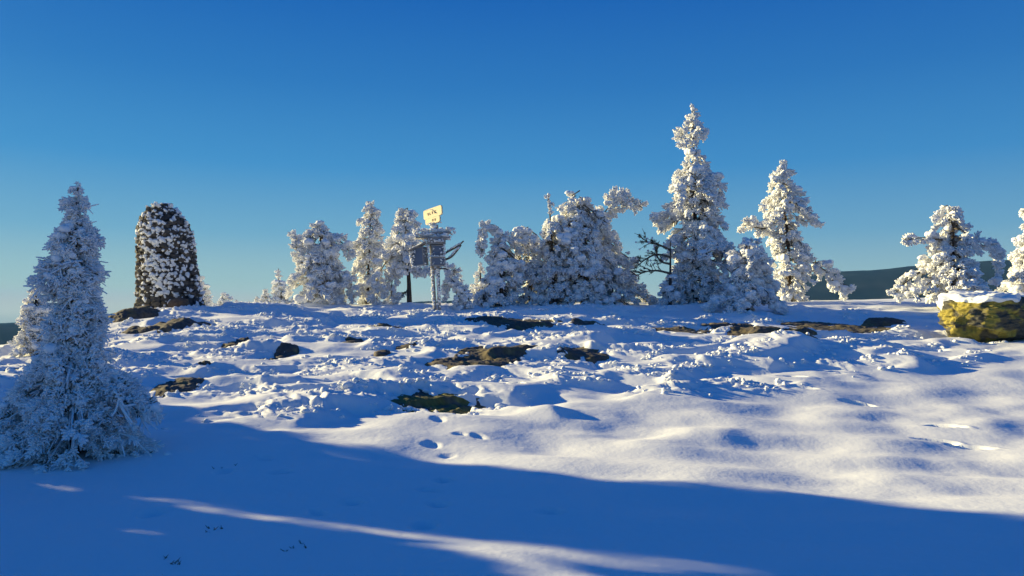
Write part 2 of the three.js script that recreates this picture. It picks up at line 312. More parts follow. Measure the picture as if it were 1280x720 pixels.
// ---------------------------------------------------------------- rocks
// a lumpy rock: unit directions pushed out by noise, stretched to size; colours are stone and lichen
function rockGeo(seed, size, o = {}) {
  const { detail = 10, box = 0.45, amp = 0.16, freq = 1.6, grow = 0, lichen = 0.3, tone = [0.075, 0.062, 0.05], lichenTone = [0.125, 0.105, 0.045], strata = 0, snow = false, cover = null } = o;
  let g = new THREE.IcosahedronGeometry(1, detail); g = mergeVertices(g.deleteAttribute('normal') && g.deleteAttribute('uv') && g);
  const p = g.attributes.position, n = p.count, col = new Float32Array(n * 3), uv = new Float32Array(n * 2), v = V(), e = 1 - box;
  for (let i = 0; i < n; i++) {
    v.fromBufferAttribute(p, i).normalize();
    const k = box > 0 ? 1 / Math.pow(Math.abs(v.x) ** 4 + Math.abs(v.y) ** 4 + Math.abs(v.z) ** 4, 0.25) : 1;
    let r = lerp(1, k, box) * (1 + amp * fbm(v.x * freq + seed, v.y * freq, v.z * freq - seed, 3) + amp * 0.5 * (0.5 - Math.abs(n3(v.x * freq * 2.2 - seed, v.y * freq * 3.2, v.z * freq * 2.2))) + amp * 0.25 * n3(v.x * 9, v.y * 13 + seed, v.z * 9));
    if (strata) { const q = v.y * 3.2 + 1.1 * n3(v.x * 2 + seed, v.z * 2, 3); r *= 1 + strata * (smooth(0.25, 0.75, q - Math.floor(q)) - 0.5) + strata * 0.9 * (0.35 - Math.abs(n3(v.x * 5.5 + seed, v.y * 2, v.z * 5.5))); }
    if (snow) { const c = cover(v); r += c; }
    const X = v.x * r * size[0], Y = v.y * r * size[1], Z = v.z * r * size[2];
    p.setXYZ(i, X, Y, Z); uv[i * 2] = (X + Z * 0.6) / 0.9; uv[i * 2 + 1] = (Y + Z * 0.5) / 0.9;
    const l = smooth(-0.05, 0.3, fbm(X * 2.6 + seed, Y * 3.4, Z * 2.6, 3) + (lichen - 0.5) + (o.lichenSide ? o.lichenSide(v) : 0)), sp = 0.7 + 0.6 * Math.abs(n3(X * 9, Y * 9, Z * 9 + seed)) + 0.25 * n3(X * 31, Y * 31, Z * 31);
    for (let c = 0; c < 3; c++) col[i * 3 + c] = lerp(tone[c], lichenTone[c], l) * sp;
  }
  g.setAttribute('color', new THREE.BufferAttribute(col, 3)); g.setAttribute('uv', new THREE.BufferAttribute(uv, 2)); g.computeVertexNormals();
  return g;
}
for (const oc of outcropSpots) {
  const { i, x, d, W, D, hh, li, label } = oc, nu = clamp(Math.round(W * 2.7 / 0.035), 14, 90), nv = clamp(Math.round(D * 2.7 / 0.04), 12, 60), pos = [], col = [], uv = [], idx = [];
  const o = ground(x, d);
  for (let v = 0; v <= nv; v++) for (let u = 0; u <= nu; u++) {
    const a = (u / nu * 2 - 1) * 1.35, b = (v / nv * 2 - 1) * 1.35, X = x + a * W, Z = d + b * D, q = Math.hypot(a, b);
    const slab = n3(X * 1.8 + i, Z * 1.6, 3), st = slab * 4 + 0.6 * n3(X * 6, Z * 6, i), step = (Math.floor(st) + smooth(0.7, 1, st - Math.floor(st))) / 4;
    const crack = Math.max(0, 0.09 - Math.abs(n3(X * 2.7 + 4, Z * 3.6, i * 2.1))) / 0.09;
    let y = bed(X, Z) + hh * (1 - smooth(0.35, 1.15, q + 0.3 * n3(X * 2.4, Z * 2.4, 44))) + 0.055 * step + 0.018 * fbm(X * 8, Z * 8, i, 3) - 0.035 * crack - 0.22 * smooth(0.95, 1.3, q);
    pos.push(X - o.x, y - o.y, -Z - o.z); uv.push(X / 0.8, Z / 0.8 + y);
    const l = smooth(-0.1, 0.28, fbm(X * 3.1, Z * 3.1, i + 2, 3) + li - 0.5), sp = 0.65 + 0.7 * Math.abs(n3(X * 9, Z * 9, 2)) + 0.3 * n3(X * 27, Z * 27, 5);
    const t = [0.115, 0.1, 0.085], c = i === 0 ? [0.2, 0.18, 0.05] : [0.19, 0.15, 0.075];
    for (let k = 0; k < 3; k++) col.push(lerp(t[k], c[k], l) * sp);
  }
  for (let v = 0; v < nv; v++) for (let u = 0; u < nu; u++) { const a = v * (nu + 1) + u, b = a + nu + 1; idx.push(a, a + 1, b, a + 1, b + 1, b); }
  const g = new THREE.BufferGeometry(); g.setAttribute('position', new THREE.Float32BufferAttribute(pos, 3)); g.setAttribute('uv', new THREE.Float32BufferAttribute(uv, 2)); g.setAttribute('color', new THREE.Float32BufferAttribute(col, 3)); g.setIndex(idx); g.computeVertexNormals();
  const m = mesh('rock_outcrop', g, M.rock, scene); m.position.copy(o); tag(m, label, 'rock', outcropSpots.filter(q => q.label === label).length > 1 ? rockGroup : null);
}

// the boulder with yellow lichen on the right
{
  const d = 17, c = at(1256, 418, d), g = thing('lichen_boulder', 'big boulder with bright yellow lichen face and a snow cap', 'boulder', c);
  const size = [1.0, 0.56, 0.8], o = { detail: 44, box: 0.7, amp: 0.17, freq: 1.25, strata: 0.035, lichen: 0.46, tone: [0.09, 0.088, 0.07], lichenTone: [0.36, 0.3, 0.06], lichenSide: v => 0.6 * smooth(0.2, -0.6, v.x) - 0.36 };
  const b = rockGeo(45, size, o); b.rotateY(0.35); b.translate(0, 0.4, -0.5); mesh('stone', b, M.rock, g);
  const s = rockGeo(45, size, { ...o, snow: true, cover: v => 0.1 * smooth(0.34, 0.8, v.y + 0.45 * n3(v.x * 2.6 + 4, v.z * 2.6, 5) - 0.16 * v.x) - 0.05 }); s.rotateY(0.35); s.translate(0, 0.4, -0.5); mesh('snow_cap', s, M.lump, g);
}

// ---------------------------------------------------------------- lumps of rime and crust on the bedrock
const lumpGeo = (seed, detail = 2, flat = 0.7) => { let g = new THREE.IcosahedronGeometry(1, detail); g.deleteAttribute('normal'); g.deleteAttribute('uv'); g = mergeVertices(g); const p = g.attributes.position, v = V(); for (let i = 0; i < p.count; i++) { v.fromBufferAttribute(p, i); const r = 1 + 0.32 * n3(v.x * 1.9 + seed, v.y * 1.9, v.z * 1.9) + 0.16 * n3(v.x * 4.5, v.y * 4.5 + seed, v.z * 4.5); p.setXYZ(i, v.x * r, v.y * r * flat, v.z * r); } g.computeVertexNormals(); return g; };
{
  const r = rng(77), q = new THREE.Quaternion(), sets = [[], [], []];
  for (let k = 0; k < 60000; k++) {
    const x = -11 + 22 * r(), d = 9 + 15 * r(), m = rough(x, d); if (Math.abs(x) > d * 0.74) continue;
    const cl = n3(x * 1.6, d * 2, 31) + 0.5 * n3(x * 4, d * 4, 2);
    if (m < 0.3 || r() > 0.9 * m * smooth(-0.02, 0.5, cl)) continue;
    const s = 0.014 + 0.042 * r() ** 2.6, p = ground(x, d); p.y += s * 0.15;
    q.setFromEuler(new THREE.Euler((r() - 0.5) * 0.9, r() * 6.28, (r() - 0.5) * 0.9));
    sets[k % 3].push(new THREE.Matrix4().compose(p, q, V(s * (0.9 + r()), s * (0.8 + 0.5 * r()), s)));
  }
  sets.forEach((m, i) => { const o = instanced('snow_crust', lumpGeo(i * 9 + 2, 1, 0.75), M.lump, m, scene); o.name = numbered('snow_crust'); tag(o, 'rimed lumps of crusted snow scattered over the bedrock knoll', 'snow crust', 'lumps of snow crust'); });
  console.log('crust', sets.map(s => s.length));
}

// ---------------------------------------------------------------- rimed trees
function sprayGeo(seed, thick, fingers, spread) {         // one rimed twig: lumpy fingers fanning from a stem that points along +y
  const r = rng(seed), parts = [];
  const finger = (a, b, r0) => { const pts = [], rad = []; for (let i = 0; i <= 3; i++) { const t = i / 3; pts.push(a.clone().lerp(b, t).add(V((r() - 0.5) * 0.06, (r() - 0.5) * 0.04, (r() - 0.5) * 0.06))); rad.push(r0 * [0.7, 1.05, 1.0, 0.62][i] * (0.8 + 0.4 * r())); } parts.push(tube(pts, rad, 5)); };
  finger(V(0, -0.1, 0), V(0, 1, 0), thick);
  for (let k = 0; k < fingers; k++) { const t = 0.05 + 0.75 * k / fingers, a = k * 2.4 + r(), L = (0.5 - 0.2 * t) * (0.7 + 0.6 * r()); finger(V(0, t, 0), V(Math.cos(a) * L * spread, t + L * (0.55 + 0.5 * r()), Math.sin(a) * L * spread * 0.8), thick * (0.75 + 0.35 * r())); }
  return mergeGeometries(parts);
}
const SPRAY = { fat: [1, 2, 3].map(i => sprayGeo(i * 31, 0.12, 10, 0.95)), thin: [sprayGeo(124, 0.1, 7, 1.0), sprayGeo(155, 0.15, 6, 0.9), sprayGeo(186, 0.085, 8, 1.1)], needle: [7, 8].map(i => sprayGeo(i * 31, 0.055, 8, 1.1)), twig: [9, 10, 11].map(i => sprayGeo(i * 31, 0.028, 5, 0.9)) };
const PAD = [3, 14].map(k => { const r = rng(k), parts = []; for (let i = 0; i < 5; i++) { const g = lumpGeo(k + i * 3, 1, 0.85), s = 0.5 + 0.35 * r(); g.scale(s, s, s); g.translate((r() - 0.5) * 1.5, (r() - 0.4) * 0.6, (r() - 0.5) * 1.5); parts.push(g); } return mergeGeometries(parts); });
const QY = V(0, 1, 0);
function place(list, p, dir, s, r, squash = 1) {
  const q = new THREE.Quaternion().setFromUnitVectors(QY, dir.clone().normalize()).multiply(new THREE.Quaternion().setFromAxisAngle(QY, r() * 6.28));
  list.push(new THREE.Matrix4().compose(p, q, V(s, s * squash, s)));
}
/* spec: d metres ahead, axis of the stem as pixels, prof rows [py, left, right] of the crown's reach in pixels, limbs as pixel paths [px, py, r] */
function rimeTree(name, label, spec, group) {
  const { d, axis, prof = [], limbs = [], seed = 1, n = 120, droop = 0.35, size = 0.2, fine = false, pads = 0.35, trunk = 0.09, depth = 0.9, sink = 0.15, density = 1, bare = [], whorl = 0, gap = -0.22, lobe = 1, twigs = 0 } = spec;
  const r = rng(seed * 977 + 5), S = d / F;
  const A = axis.map(([px, py]) => at(px, py, d)).sort((a, b) => a.y - b.y);      // base first
  const base = A[0].clone(); const g = thing(name, label, 'tree', base.clone(), group);
  const ax = y => { let i = 0; while (i < A.length - 2 && y > A[i + 1].y) i++; const t = clamp((y - A[i].y) / Math.max(1e-6, A[i + 1].y - A[i].y), -0.2, 1); return A[i].clone().lerp(A[i + 1], t).setY(y).sub(base); };
  const top = A[A.length - 1].y, H = top - base.y;
  // trunk
  { const pts = [], rad = []; for (let i = 0; i <= 10; i++) { const t = i / 10; pts.push(ax(lerp(base.y - sink, top - 0.02 * H, t)).add(V(0.02 * n3(i, seed, 1), 0, 0.03 * n3(i, seed, 4)))); rad.push(lerp(trunk, 0.012, t ** 0.8)); } mesh('trunk', tube(pts, rad, 8), M.bark, g); }
  const R = [[], [], []], N = [[], []], P = [[], []], T = [[], [], []], wood = [];
  const spray = (p, dir, s) => {
    place(R[(r() * 3) | 0], p, dir, s, r, 0.9 + 0.4 * r());
    if (r() < 0.12) place(N[(r() * 2) | 0], p.clone().addScaledVector(dir, -s * 0.3), dir.clone().add(V((r() - 0.5) * 0.6, (r() - 0.5) * 0.6, (r() - 0.5) * 0.6)), s * 0.95, r);
    if (r() < twigs) place(T[(r() * 3) | 0], p.clone().addScaledVector(dir, -s), dir.clone().add(V((r() - 0.5) * 0.8, -0.5 - 0.6 * r(), (r() - 0.5) * 0.8)), s * (2.2 + 1.6 * r()), r);
    if (r() < pads * 0.35) place(P[(r() * 2) | 0], p.clone().addScaledVector(dir, s * 0.5).add(V(0, s * 0.18, 0)), V((r() - 0.5) * 0.6, 1, (r() - 0.5) * 0.6), s * (0.3 + 0.34 * r()), r);
  };
  const pr = prof.map(([py, l, q]) => [at(640, py, d).y, l * S, q * S]).sort((a, b) => a[0] - b[0]);
  if (pr.length) {
    const y0 = pr[0][0], y1 = pr[pr.length - 1][0];
    const reach = y => { let i = 0; while (i < pr.length - 2 && y > pr[i + 1][0]) i++; const t = clamp((y - pr[i][0]) / Math.max(1e-6, pr[i + 1][0] - pr[i][0])); return [lerp(pr[i][1], pr[i + 1][1], t), lerp(pr[i][2], pr[i + 1][2], t)]; };
    // more branches where the crown is wide
    const cum = [0]; for (let i = 0; i < 60; i++) { const [l, q] = reach(lerp(y0, y1, (i + 0.5) / 60)); cum.push(cum[i] + 0.25 + (l + q) / (0.6 + 0.12 * (l + q))); }
    const nb = Math.round(n * (fine ? 1 : 0.72));
    for (let b = 0; b < nb; b++) {
      const u = (b + r()) / nb * cum[60]; let i = 0; while (cum[i + 1] < u) i++;
      let y = lerp(y0, y1, (i + (u - cum[i]) / (cum[i + 1] - cum[i])) / 60); if (whorl) y = clamp(y0 + (Math.round((y - y0) / whorl) + (r() - 0.5) * 0.4) * whorl, y0, y1); const [l, q] = reach(y);
      const phi = b * 2.39996 + (r() - 0.5) * 0.9, c = Math.cos(phi), s = Math.sin(phi), rx = Math.max(0.03, c > 0 ? q : l), rz = Math.max(0.03, depth * (l + q) / 2);
      let L = 1 / Math.sqrt((c / rx) ** 2 + (s / rz) ** 2); L *= r() < 0.3 ? 0.55 + 0.35 * r() : 0.86 + 0.2 * r();
      L *= lerp(1, 0.66 + 0.62 * clamp(0.5 + 1.3 * n3(c * 1.4 + seed * 3.1, (y - base.y) * (fine ? 2.2 : 1.5), s * 1.4 - seed)), lobe * smooth(0.1, 0.5, L)); L = Math.max(0.04, L - size * 0.5);
      const out = V(c, 0, s), dr = droop * (0.7 + 0.6 * r()), o = ax(y), lat = V(-s, 0, c);
      const path = t => o.clone().addScaledVector(out, L * t).add(V(0, dr * L * (0.85 - t ** 1.5) , 0));
      if (L > 0.12) wood.push(tube([path(0), path(0.5), path(0.95)], [0.014 + 0.012 * L, 0.012 + 0.006 * L, 0.005], 4));
      const m = Math.max(1, Math.round(density * L / (size * 0.34)));
      for (let k = 0; k < m; k++) {
        const t = lerp(Math.min(0.9, 0.18 + 0.1 / L * 0.2), 1, (k + r()) / m), w = L * 0.34 * (1.1 - t) + 0.05 * L;
        const side = (r() * 2 - 1), p = path(t).addScaledVector(lat, side * w * 1.2); p.y += (r() - 0.6) * size * 0.45 - Math.abs(side) * w * 0.25;
        if (L > 0.2 && n3(p.x * (fine ? 3.4 : 2.4) + seed, p.y * (fine ? 3.4 : 2.4), p.z * (fine ? 3.4 : 2.4)) < gap) continue;
        const dir = out.clone().addScaledVector(lat, side * 0.8).add(V(0, -dr * 1.5 * t + (r() - 0.35) * 0.7, 0)).normalize();
        spray(p, dir, size * (0.7 + 0.6 * r()) * clamp(0.42 + (l + q) * 0.9, 0.42, 1));
      }
    }
    // snow up the leader
    const k = bare.length ? 0 : Math.round(22 * density); for (let i = 0; i < k; i++) { const y = lerp(top - 0.16 * H, top, (i + r()) / k) - size * 0.7, w = Math.min(...reach(y)) * 0.5; spray(ax(y).add(V((r() - 0.5) * w, 0, (r() - 0.5) * w)), V((r() - 0.5) * 0.9, 1, (r() - 0.5) * 0.9), size * (0.55 + 0.35 * r()) * clamp(0.42 + 3 * w, 0.42, 1)); }
  }
  for (const lb of limbs) {                                // single arms
    const off = (r() - 0.5) * 0.5, pts = lb.map(([px, py], i) => at(px, py, d).sub(base).add(V(0, 0, off * i / lb.length))), cv = new THREE.CatmullRomCurve3(pts), len = cv.getLength();
    wood.push(tube(cv.getPoints(8), Array.from({ length: 9 }, (_, i) => lerp(0.035, 0.01, i / 8)), 5));
    const m = Math.round(density * 4.2 * len / size * (1 + lb[0][2] * S / size * 0.8));
    for (let k = 0; k < m; k++) {
      const t = (k + r()) / m, p = cv.getPoint(t), f = t * (lb.length - 1), i = Math.min(lb.length - 2, f | 0), w = lerp(lb[i][2], lb[i + 1][2], f - i) * S;
      const v = V(r() * 2 - 1, r() * 2 - 1.15, r() * 2 - 1); if (v.lengthSq() > 1) v.normalize();
      const dir = v.clone().normalize().addScaledVector(cv.getTangent(t), 0.9).add(V(0, -0.25, 0)).normalize();
      spray(p.addScaledVector(v, Math.max(0, w - size * 0.45)), dir, size * (0.65 + 0.5 * r()));
    }
  }
  for (const bp of bare) {                                 // bare dark boughs with side twigs
    const pts = bp.map(([px, py], i) => at(px, py, d).sub(base).add(V(0, 0, 0.12 * Math.sin(i * 2 + bp[0][1])))), cv = new THREE.CatmullRomCurve3(pts);
    wood.push(tube(cv.getPoints(10), Array.from({ length: 11 }, (_, i) => lerp(0.04, 0.012, i / 10)), 6));
    for (let k = 0; k < 16; k++) {
      const t = 0.2 + 0.8 * (k + r()) / 16, p = cv.getPoint(t), dir = cv.getTangent(t).add(V((r() - 0.5) * 1.4, (r() - 0.35) * 1.6, (r() - 0.5) * 1.4)).normalize(), L = 0.18 + 0.28 * r(), e = p.clone().addScaledVector(dir, L), md = p.clone().lerp(e, 0.5).add(V(0, 0.03, 0));
      wood.push(tube([p, md, e], [0.014, 0.01, 0.006], 4));
      for (let j = 0; j < 1; j++) place(N[k & 1], p.clone().lerp(e, 0.45 + 0.3 * j * r()), dir.clone().add(V((r() - 0.5), r() - 0.2, (r() - 0.5))), 0.09 + 0.07 * r(), r);
      if (r() < 0.25) place(R[0], e, dir, 0.09, r);
    }
  }
  const geoms = fine ? SPRAY.thin : SPRAY.fat;
  if (wood.length) mesh('branchwork', mergeGeometries(wood), fine ? M.rime : M.twig, g, 'stuff');
  const cs = m => m.map(() => { const v = 0.9 + 0.1 * r(); return rgb(v, v, v); });
  R.forEach((m, i) => m.length && instanced('crown', geoms[i], M.rime, m, g, cs(m)));
  P.forEach((m, i) => m.length && instanced('snow_pad', PAD[i], M.rime, m, g));
  T.forEach((m, i) => m.length && instanced('rimed_twig', SPRAY.twig[i], M.rime, m, g));
  N.forEach((m, i) => m.length && instanced('needle_foliage', SPRAY.needle[i], M.needle, m, g));
  return g;
}
const FAR = 'small frosted spruces beyond the crest';

rimeTree('frosted_spruce', 'wide bushy frosted spruce growing alone on the low smooth snow, thin rimed twigs', { d: 8.3, seed: 1, n: 470, size: 0.105, fine: true, pads: 0.2, droop: 0.5, trunk: 0.06, density: 1.5, gap: -0.03, lobe: 1.3, twigs: 0.07, axis: [[98, 226], [95, 300], [92, 400], [94, 578]],
  prof: [[230, 3, 3], [245, 15, 13], [256, 27, 12], [268, 20, 11], [280, 21, 19], [300, 34, 31], [318, 29, 29], [342, 52, 30], [365, 38, 30], [395, 33, 37], [420, 31, 43], [440, 34, 49], [460, 58, 58], [490, 76, 74], [520, 90, 87], [550, 96, 98], [574, 92, 96]] });
rimeTree('frosted_spruce', 'pale frosted spruce standing behind the wide bushy frosted spruce', { d: 15.6, seed: 2, n: 120, size: 0.17, fine: true, axis: [[46, 352], [43, 444]], prof: [[354, 4, 4], [372, 10, 12], [395, 15, 18], [415, 17, 20], [440, 24, 22]] });
rimeTree('frosted_sapling', 'tiny white frosted sapling on the slope left of the wide bushy spruce', { d: 16.8, seed: 3, n: 26, size: 0.12, trunk: 0.03, axis: [[18, 421], [17, 444]], prof: [[422, 2, 2], [435, 4, 4], [443, 6, 6]] });
rimeTree('frosted_sapling', 'stubby frosted sapling at the foot of the pale frosted spruce', { d: 16.6, seed: 4, n: 20, size: 0.12, trunk: 0.03, axis: [[26, 430], [25, 443]], prof: [[431, 2, 2], [442, 5, 5]] });
rimeTree('frosted_spruce', 'slim shaded frosted tree half hidden behind the stone cairn', { d: 30, seed: 5, n: 60, size: 0.22, axis: [[250, 344], [254, 388]], prof: [[345, 3, 4], [356, 4, 7], [370, 6, 11], [388, 9, 15]] });
for (const [i, px, top, w, dd] of [[0, 280, 365, 13, 44], [1, 295, 374, 7, 46], [2, 313, 377, 6, 46], [3, 322, 370, 7, 44], [4, 366, 371, 10, 42]])
  rimeTree('small_spruce', 'small frosted spruce standing on the crest between the cairn and the wide drooping pine', { d: dd, seed: 10 + i, n: 46, size: 0.26, sink: 1.5, trunk: 0.05, axis: [[px, top], [px, 389]], prof: [[top + 1, 1, 1], [top + 6, w * 0.4, w * 0.4], [385, w, w], [389, w, w]] }, FAR);
rimeTree('small_spruce', 'small white topped spruce beside the far pointed spruce with a bare leader', { d: 42, seed: 16, n: 50, size: 0.26, sink: 1.5, trunk: 0.05, axis: [[331, 360], [331, 388]], prof: [[361, 1, 1], [366, 4, 4], [375, 6, 7], [388, 10, 10]] });
rimeTree('small_spruce', 'far pointed spruce with a thin bare leader beside the wide drooping pine', { d: 42, seed: 17, n: 90, size: 0.28, sink: 1.5, trunk: 0.06, axis: [[348, 334], [349, 388]], prof: [[335, 0.5, 0.5], [342, 2, 2], [350, 4, 6], [358, 8, 8], [366, 9, 13], [371, 6, 14], [380, 12, 13], [388, 14, 13]] });

rimeTree('frosted_pine', 'wide drooping rimed pine with a side arm hanging out, beside the slim column tree', { d: 26, seed: 21, n: 150, size: 0.25, droop: 0.8, axis: [[398, 275], [404, 330], [402, 388]], prof: [[276, 6, 6], [286, 14, 14], [296, 20, 16], [310, 28, 20], [325, 30, 20], [345, 32, 30], [360, 32, 38], [384, 30, 36]],
  limbs: [[[414, 296, 7], [428, 304, 8], [437, 318, 6]], [[385, 330, 9], [372, 315, 7], [369, 292, 4]], [[420, 335, 8], [436, 348, 8], [443, 372, 8]]] });
rimeTree('frosted_spruce', 'slim columnar rimed spruce next to the sign post pine', { d: 27, seed: 22, n: 130, size: 0.25, droop: 0.8, axis: [[464, 251], [462, 300], [459, 388]], prof: [[252, 6, 6], [262, 12, 10], [272, 15, 11], [283, 13, 15], [297, 18, 18], [312, 20, 18], [330, 18, 16], [352, 16, 14], [376, 14, 12], [386, 12, 11]] });
rimeTree('frosted_pine', 'broad rimed pine with a bare dark lower trunk behind the sign post', { d: 26, seed: 23, n: 90, size: 0.25, droop: 0.7, trunk: 0.11, axis: [[510, 262], [505, 300], [511, 345], [512, 388]], prof: [[263, 12, 12], [274, 17, 18], [290, 22, 20], [305, 26, 20], [322, 26, 20], [338, 24, 18]],
  limbs: [[[502, 300, 9], [484, 326, 12], [474, 345, 12], [472, 376, 9]], [[498, 325, 8], [490, 350, 11], [488, 380, 9]], [[512, 340, 4], [535, 338, 8], [558, 336, 11], [574, 350, 9]], [[508, 365, 3], [500, 368, 4], [493, 372, 4]]] });
rimeTree('bowed_sapling', 'creamy snow-bowed sapling drooping to the ground right beside the sign post', { d: 23.6, seed: 24, n: 10, size: 0.17, pads: 0.7, trunk: 0.04, axis: [[570, 352], [572, 387]], prof: [[360, 4, 4], [385, 6, 6]],
  limbs: [[[572, 362, 5], [566, 351, 5], [558, 356, 5], [556, 372, 4]], [[566, 352, 5], [574, 366, 6], [571, 384, 6]], [[572, 356, 5], [582, 364, 5], [588, 380, 5]], [[580, 372, 5], [583, 385, 7]]] });
rimeTree('small_spruce', 'dark shaded little spruce between the bowed sapling and the clump of bowed trees', { d: 29, seed: 25, n: 70, size: 0.22, pads: 0.1, axis: [[601, 326], [600, 388]], prof: [[327, 2, 2], [340, 6, 6], [355, 10, 10], [372, 13, 13], [386, 15, 15]] });
const CL = 'bowed rimed trees of the clump on the crest';
rimeTree('bowed_tree', 'rimed tree with its tip nodding over, outermost of the clump toward the sign post', { d: 24.6, seed: 26, n: 110, size: 0.23, droop: 0.9, pads: 0.5, axis: [[628, 292], [626, 350], [627, 390]], prof: [[296, 10, 16], [312, 14, 24], [335, 16, 28], [360, 18, 30], [386, 28, 28]],
  limbs: [[[632, 300, 6], [622, 284, 7], [609, 282, 6], [602, 294, 5], [600, 312, 4]], [[618, 315, 9], [616, 345, 9], [606, 366, 11], [601, 386, 9]], [[640, 300, 6], [652, 292, 7], [664, 300, 7]]] }, CL);
rimeTree('bowed_tree', 'dense hanging rimed tree inside the clump beside the one with a nodding tip', { d: 25.4, seed: 27, n: 120, size: 0.23, droop: 0.9, axis: [[660, 288], [664, 390]], prof: [[289, 10, 12], [302, 20, 24], [325, 26, 28], [355, 30, 30], [386, 32, 32]] }, CL);
rimeTree('bowed_tree', 'rimed tree with a thin upright spire inside the clump', { d: 25, seed: 28, n: 90, size: 0.2, droop: 0.8, axis: [[685, 240], [688, 275], [694, 390]], prof: [[241, 3, 3], [250, 5, 4], [258, 4, 5], [268, 7, 7], [280, 12, 12], [300, 18, 22], [330, 22, 26], [386, 26, 30]] }, CL);
rimeTree('bowed_tree', 'broadest round topped rimed tree in the middle of the clump', { d: 25.3, seed: 29, n: 190, size: 0.26, droop: 0.8, pads: 0.45, axis: [[724, 247], [728, 300], [728, 390]], prof: [[248, 12, 12], [258, 26, 18], [274, 34, 28], [300, 38, 40], [330, 42, 44], [360, 44, 46], [386, 46, 50]] }, CL);
rimeTree('bowed_tree', 'rimed tree leaning out with a windswept top at the clump edge toward the tall spruce', { d: 25.8, seed: 30, n: 110, size: 0.25, droop: 0.7, pads: 0.3, axis: [[758, 268], [760, 320], [764, 390]], prof: [[290, 14, 16], [310, 16, 22], [330, 18, 28], [352, 24, 42], [370, 26, 50], [386, 28, 52]],
  limbs: [[[742, 300, 9], [752, 270, 12], [768, 252, 12], [775, 243, 8]], [[762, 258, 10], [780, 252, 10], [799, 257, 6]], [[764, 305, 8], [778, 318, 8], [790, 325, 6]]] }, CL);
rimeTree('bare_pine', 'half bare dark pine with thin crooked boughs beside the tall snowy spruce', { d: 24.4, seed: 31, n: 16, size: 0.2, pads: 0.6, trunk: 0.09, axis: [[838, 300], [838, 345], [837, 388]], prof: [[345, 12, 4], [360, 16, 6], [378, 20, 8]],
  bare: [[[838, 322], [820, 318], [806, 325], [797, 332]], [[838, 312], [824, 306], [812, 304], [803, 298]], [[838, 342], [822, 338], [806, 340], [795, 345]], [[838, 330], [826, 326], [818, 310]]] });
rimeTree('frosted_spruce', 'tallest snow-laden spruce with a thick white leader and layered boughs', { d: 25, seed: 32, n: 290, whorl: 0.34, gap: -0.3, size: 0.27, droop: 0.55, pads: 0.4, trunk: 0.12, axis: [[866, 129], [867, 180], [869, 260], [868, 390]],
  prof: [[130, 5, 4], [148, 6, 6], [156, 12, 12], [165, 20, 22], [176, 17, 16], [189, 17, 20], [195, 5, 8], [200, 4, 18], [204, 5, 20], [209, 28, 20], [222, 30, 26], [232, 34, 36], [246, 38, 38], [259, 45, 44], [272, 38, 40], [291, 32, 46], [310, 34, 52], [328, 36, 57], [350, 38, 54], [382, 42, 50]] });
rimeTree('frosted_bush', 'low round snow-covered spruce bush lit from one side below the tall spruce', { d: 22.6, seed: 33, n: 130, size: 0.22, droop: 0.5, pads: 0.7, axis: [[938, 298], [934, 388]], prof: [[300, 6, 12], [310, 18, 22], [322, 28, 26], [340, 28, 32], [355, 26, 36], [370, 36, 40], [385, 48, 46]],
  limbs: [[[915, 376, 8], [900, 378, 7], [886, 384, 5]]] });
rimeTree('frosted_pine', 'tall leaning rimed pine with a long bough sweeping low, behind the round bush', { d: 27, seed: 34, n: 150, size: 0.26, droop: 0.7, pads: 0.45, trunk: 0.11, axis: [[980, 199], [978, 240], [985, 300], [988, 388]],
  prof: [[200, 4, 6], [212, 15, 12], [222, 20, 13], [231, 32, 16], [240, 20, 22], [250, 28, 26], [263, 30, 26], [275, 34, 22], [290, 34, 24], [311, 28, 28], [330, 20, 30], [360, 18, 28], [384, 16, 24]],
  limbs: [[[990, 250, 7], [1008, 264, 7], [1019, 281, 5]], [[968, 288, 8], [945, 284, 9], [930, 281, 7]], [[995, 315, 9], [1022, 332, 10], [1040, 345, 10], [1052, 364, 8]], [[1040, 350, 8], [1058, 362, 8]]] });
rimeTree('frosted_pine', 'stocky rimed pine with an arching bough behind the lichen boulder', { d: 24, seed: 35, n: 130, size: 0.24, droop: 0.5, pads: 0.5, trunk: 0.1, axis: [[1184, 257], [1192, 285], [1190, 386]],
  prof: [[258, 13, 8], [268, 18, 16], [285, 26, 20], [300, 26, 22], [312, 30, 26], [332, 36, 32], [350, 52, 36], [372, 62, 40]],
  limbs: [[[1178, 300, 7], [1155, 297, 8], [1138, 299, 6]], [[1198, 312, 9], [1222, 302, 9], [1242, 307, 7], [1251, 325, 5], [1252, 350, 4]], [[1150, 340, 8], [1130, 356, 9], [1122, 368, 7]]] });
rimeTree('frosted_spruce', 'cream-lit rimed tree beyond the lichen boulder, past the stocky pine', { d: 25, seed: 36, n: 140, size: 0.25, droop: 0.5, pads: 0.5, axis: [[1294, 225], [1294, 300], [1290, 388]], prof: [[226, 4, 4], [245, 8, 8], [265, 14, 12], [278, 16, 16], [292, 14, 18], [310, 28, 28], [330, 34, 32], [352, 36, 36], [380, 38, 38]] });
